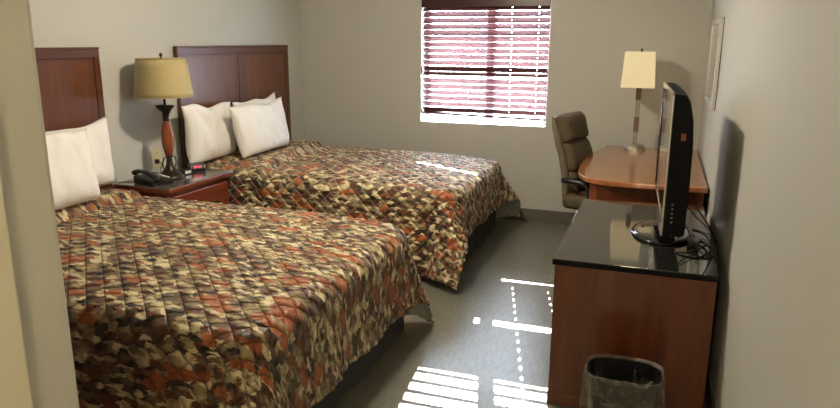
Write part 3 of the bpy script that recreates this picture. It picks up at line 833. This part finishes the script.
# ------------------------------------------------------------------ office chair
ch = thing('office_chair', 'high-backed olive brown upholstered office chair tucked up to the desk', 'chair', (2.79, 4.70, 0), D(-15))
def interp(c, z):
    for (z0, x0), (z1, x1) in zip(c, c[1:]):
        if z <= z1:
            t = (z - z0) / (z1 - z0); t = t * t * (3 - 2 * t) * 0.5 + t * 0.5
            return x0 + (x1 - x0) * t
    return c[-1][1]
front = [(0.40, -0.16), (0.52, -0.165), (0.62, -0.175), (0.72, -0.195), (0.84, -0.235), (0.95, -0.265), (1.02, -0.285)]
def pad(z0, z1, w, thick, name, mat, par, xoff=0.0):
    b = BM(); nz, ny = 18, 20; g = {}
    for sd in (1, -1):
        for i in range(nz + 1):
            for j in range(ny + 1):
                v = 2 * i / nz - 1; u = 2 * j / ny - 1
                e = max(0, (1 - abs(u) ** 6) * (1 - abs(v) ** 5)) ** 0.5
                z = z0 + (z1 - z0) * i / nz; x = interp(front, z) + xoff + sd * thick / 2 * e
                x += 0.035 * u * u * 0.5
                y = u * w / 2 * (1 - 0.04 * v ** 6)
                if sd < 0 and (i in (0, nz) or j in (0, ny)): g[(sd, i, j)] = g[(1, i, j)]; continue
                g[(sd, i, j)] = b.verts.new((x, y, z))
        for i in range(nz):
            for j in range(ny):
                f = [g[(sd, i, j)], g[(sd, i, j + 1)], g[(sd, i + 1, j + 1)], g[(sd, i + 1, j)]]
                b.faces.new(f if sd > 0 else f[::-1])
    return obj(name, b, mat, par, local=True, smooth=True)
bk = pad(0.40, 1.005, 0.42, 0.07, 'backrest', m_chairs, ch, -0.045)
pad(0.835, 1.015, 0.39, 0.11, 'headrest_cushion', m_chair, bk)
pad(0.645, 0.84, 0.38, 0.10, 'back_cushion', m_chair, bk)
pad(0.45, 0.65, 0.38, 0.09, 'lumbar_cushion', m_chair, bk)
b = bx(-0.20, 0.28, -0.25, 0.25, 0.40, 0.50)
obj('seat', b, m_chair, ch, local=True, bevel=0.04, seg=4, smooth=True)
for sg in (-1, 1):
    pts = smooth_path([(0.0, sg * 0.25, 0.43), (0.0, sg * 0.27, 0.52), (-0.03, sg * 0.27, 0.585), (-0.12, sg * 0.27, 0.60), (-0.19, sg * 0.26, 0.60)], 6)
    obj('armrest', tube(BM(), pts, [0.013] * 12 + [0.019] * 13, 10), m_black, ch, local=True, smooth=True)
obj('gas_column', lathe(BM(), [(0.03, 0.09), (0.03, 0.22), (0.018, 0.22), (0.018, 0.40)], (0, 0, 0), 16), m_black, ch, local=True, smooth=False)
st = BM()
for k in range(5):
    a = 2 * PI * k / 5 + 0.3
    tube(st, [(0, 0, 0.10), (0.15 * math.cos(a), 0.15 * math.sin(a), 0.095), (0.27 * math.cos(a), 0.27 * math.sin(a), 0.07)], [0.028, 0.022, 0.014], 8)
base_o = obj('star_base', st, m_black, ch, local=True, smooth=True)
for k in range(5):
    a = 2 * PI * k / 5 + 0.3
    b = lathe(BM(), [(0.02, -0.02), (0.028, -0.012), (0.028, 0.012), (0.02, 0.02)], (0, 0, 0), 16)
    bmesh.ops.transform(b, matrix=Matrix.Translation((0.27 * math.cos(a), 0.27 * math.sin(a), 0.0285)) @ Matrix.Rotation(a + PI / 2, 4, 'Z') @ Matrix.Rotation(PI / 2, 4, 'Y'), verts=b.verts[:])
    obj('caster', b, m_black, base_o, local=True, smooth=True)

# ------------------------------------------------------------------ picture on right wall
pf = thing('picture_frame', 'silver framed picture high on the right wall above the desk', 'picture', (XR, 4.6, 1.12))
y0, y1, z0, z1 = 4.27, 4.99, 1.115, 1.63
b = BM(); w = 0.03; xa, xb = XR - 0.024, XR - 0.002
box(b, xa, xb, y0, y1, z1 - w, z1); box(b, xa, xb, y0, y1, z0, z0 + w); box(b, xa, xb, y0, y0 + w, z0 + w, z1 - w); box(b, xa, xb, y1 - w, y1, z0 + w, z1 - w)
obj('frame', b, m_frame, pf, bevel=0.003)
obj('print', bx(XR - 0.016, XR - 0.004, y0 + w, y1 - w, z0 + w, z1 - w), m_print, pf)
obj('backing', bx(XR - 0.004, XR - 0.0005, y0 - 0.003, y1 + 0.003, z0 - 0.003, z1 + 0.003), m_black, pf)

# ------------------------------------------------------------------ bin and liner
CX, CY = 3.068, 2.41
RX, RY = 0.132, 0.100
bn = lathe(BM(), [(0.80, 0.0), (0.81, 0.004), (0.985, 0.315), (1.0, 0.32), (0.975, 0.318), (0.79, 0.012)], (0, 0, 0), 48, sx=RX, sy=RY, power=0.62, caps=True)
bmesh.ops.translate(bn, verts=bn.verts[:], vec=(CX, CY, 0.0))
tag(obj('waste_bin', bn, m_black, smooth=False), 'black plastic waste bin in front of the dresser side', 'bin')
b = BM(); n = 72; rings = []
lp_ = [(0.70, 0.03), (0.86, 0.12), (0.93, 0.22), (0.97, 0.30), (1.0, 0.325), (1.035, 0.33), (1.07, 0.318), (1.10, 0.27), (1.12, 0.215), (1.13, 0.19)]
for k, (r, z) in enumerate(lp_):
    ring = []
    for i in range(n):
        a = 2 * PI * i / n
        c, s = math.cos(a), math.sin(a)
        cx = math.copysign(abs(c) ** 0.62, c); cy = math.copysign(abs(s) ** 0.62, s)
        amp = 0.0 if k in (4,) else 0.035
        d = amp * noise.noise(Vector((c * 4, s * 4, z * 14))) + 0.03 * noise.noise(Vector((c * 11, s * 11, z * 9))) * (k > 5)
        if k < 3: d = -abs(d) * 2.0
        elif k == 3: d = -abs(d) * 0.4
        elif k > 4: d = abs(d) * 0.9
        rr = r + d
        zz = z + (0.022 * noise.noise(Vector((c * 2.2, s * 2.2, 5))) if k > 6 else 0)
        ring.append(b.verts.new((CX + rr * RX * cx, CY + rr * RY * cy, zz)))
    rings.append(ring)
for A, Bv in zip(rings, rings[1:]):
    for i in range(n): b.faces.new((A[i], A[(i + 1) % n], Bv[(i + 1) % n], Bv[i]))
rings_xyz = [tuple(v.co) for v in rings[-1]]
lo = obj('bin_liner', b, m_liner, smooth=True)
tag(lo, 'clear crumpled plastic bag folded over the rim of the bin', 'bin liner')
hem = tube(BM(), [(CX + (rings_xyz[i][0] - CX), rings_xyz[i][1], rings_xyz[i][2]) for i in range(0, n, 2)], 0.0022, 6, closed=True)
obj('hem', hem, m_liner, lo, smooth=True)
k_ = obj('knot', tube(BM(), smooth_path([(3.07, 2.318, 0.325), (3.11, 2.307, 0.322), (3.135, 2.305, 0.318), (3.15, 2.312, 0.324), (3.165, 2.335, 0.33)], 5), [0.003 + 0.004 * random.random() for _ in range(21)], 7), m_liner, lo, smooth=True)

# ------------------------------------------------------------------ daylight
w = bpy.data.worlds.new('sky'); SC.world = w; w.use_nodes = True
bg = w.node_tree.nodes['Background']
bg.inputs['Color'].default_value = (0.70, 0.84, 1.0, 1); bg.inputs['Strength'].default_value = 30.0
sd = bpy.data.lights.new('sun', 'SUN'); sd.energy = 17; sd.angle = math.radians(0.2); sd.color = (1.0, 0.97, 0.92)
so = bpy.data.objects.new('sun', sd); COL.objects.link(so)
so.location = (0.5, 9, 4)
so.rotation_euler = Vector((0.247, -1.0, -0.532)).to_track_quat('-Z', 'Y').to_euler()

# ------------------------------------------------------------------ camera
cd = bpy.data.cameras.new('camera'); cam = bpy.data.objects.new('camera', cd); COL.objects.link(cam)
F = Vector((-0.32141319, 0.9174575, -0.23444679)); R_ = Vector((0.94335694, 0.33174312, 0.0049173)); U_ = Vector((-0.08228753, 0.21958652, 0.97211652))
M = Matrix(((R_.x, U_.x, -F.x, 3.1129), (R_.y, U_.y, -F.y, 0.0), (R_.z, U_.z, -F.z, 1.5), (0, 0, 0, 1)))
cam.matrix_world = M
cd.sensor_fit = 'HORIZONTAL'; cd.sensor_width = 36.0; cd.lens = 680.285 / 840 * 36.0
cd.clip_start = 0.02
SC.camera = cam
vs = SC.view_settings
vs.view_transform = 'Standard'; vs.look = 'None'; vs.gamma = 1.0; vs.use_curve_mapping = False; vs.exposure = 0.52
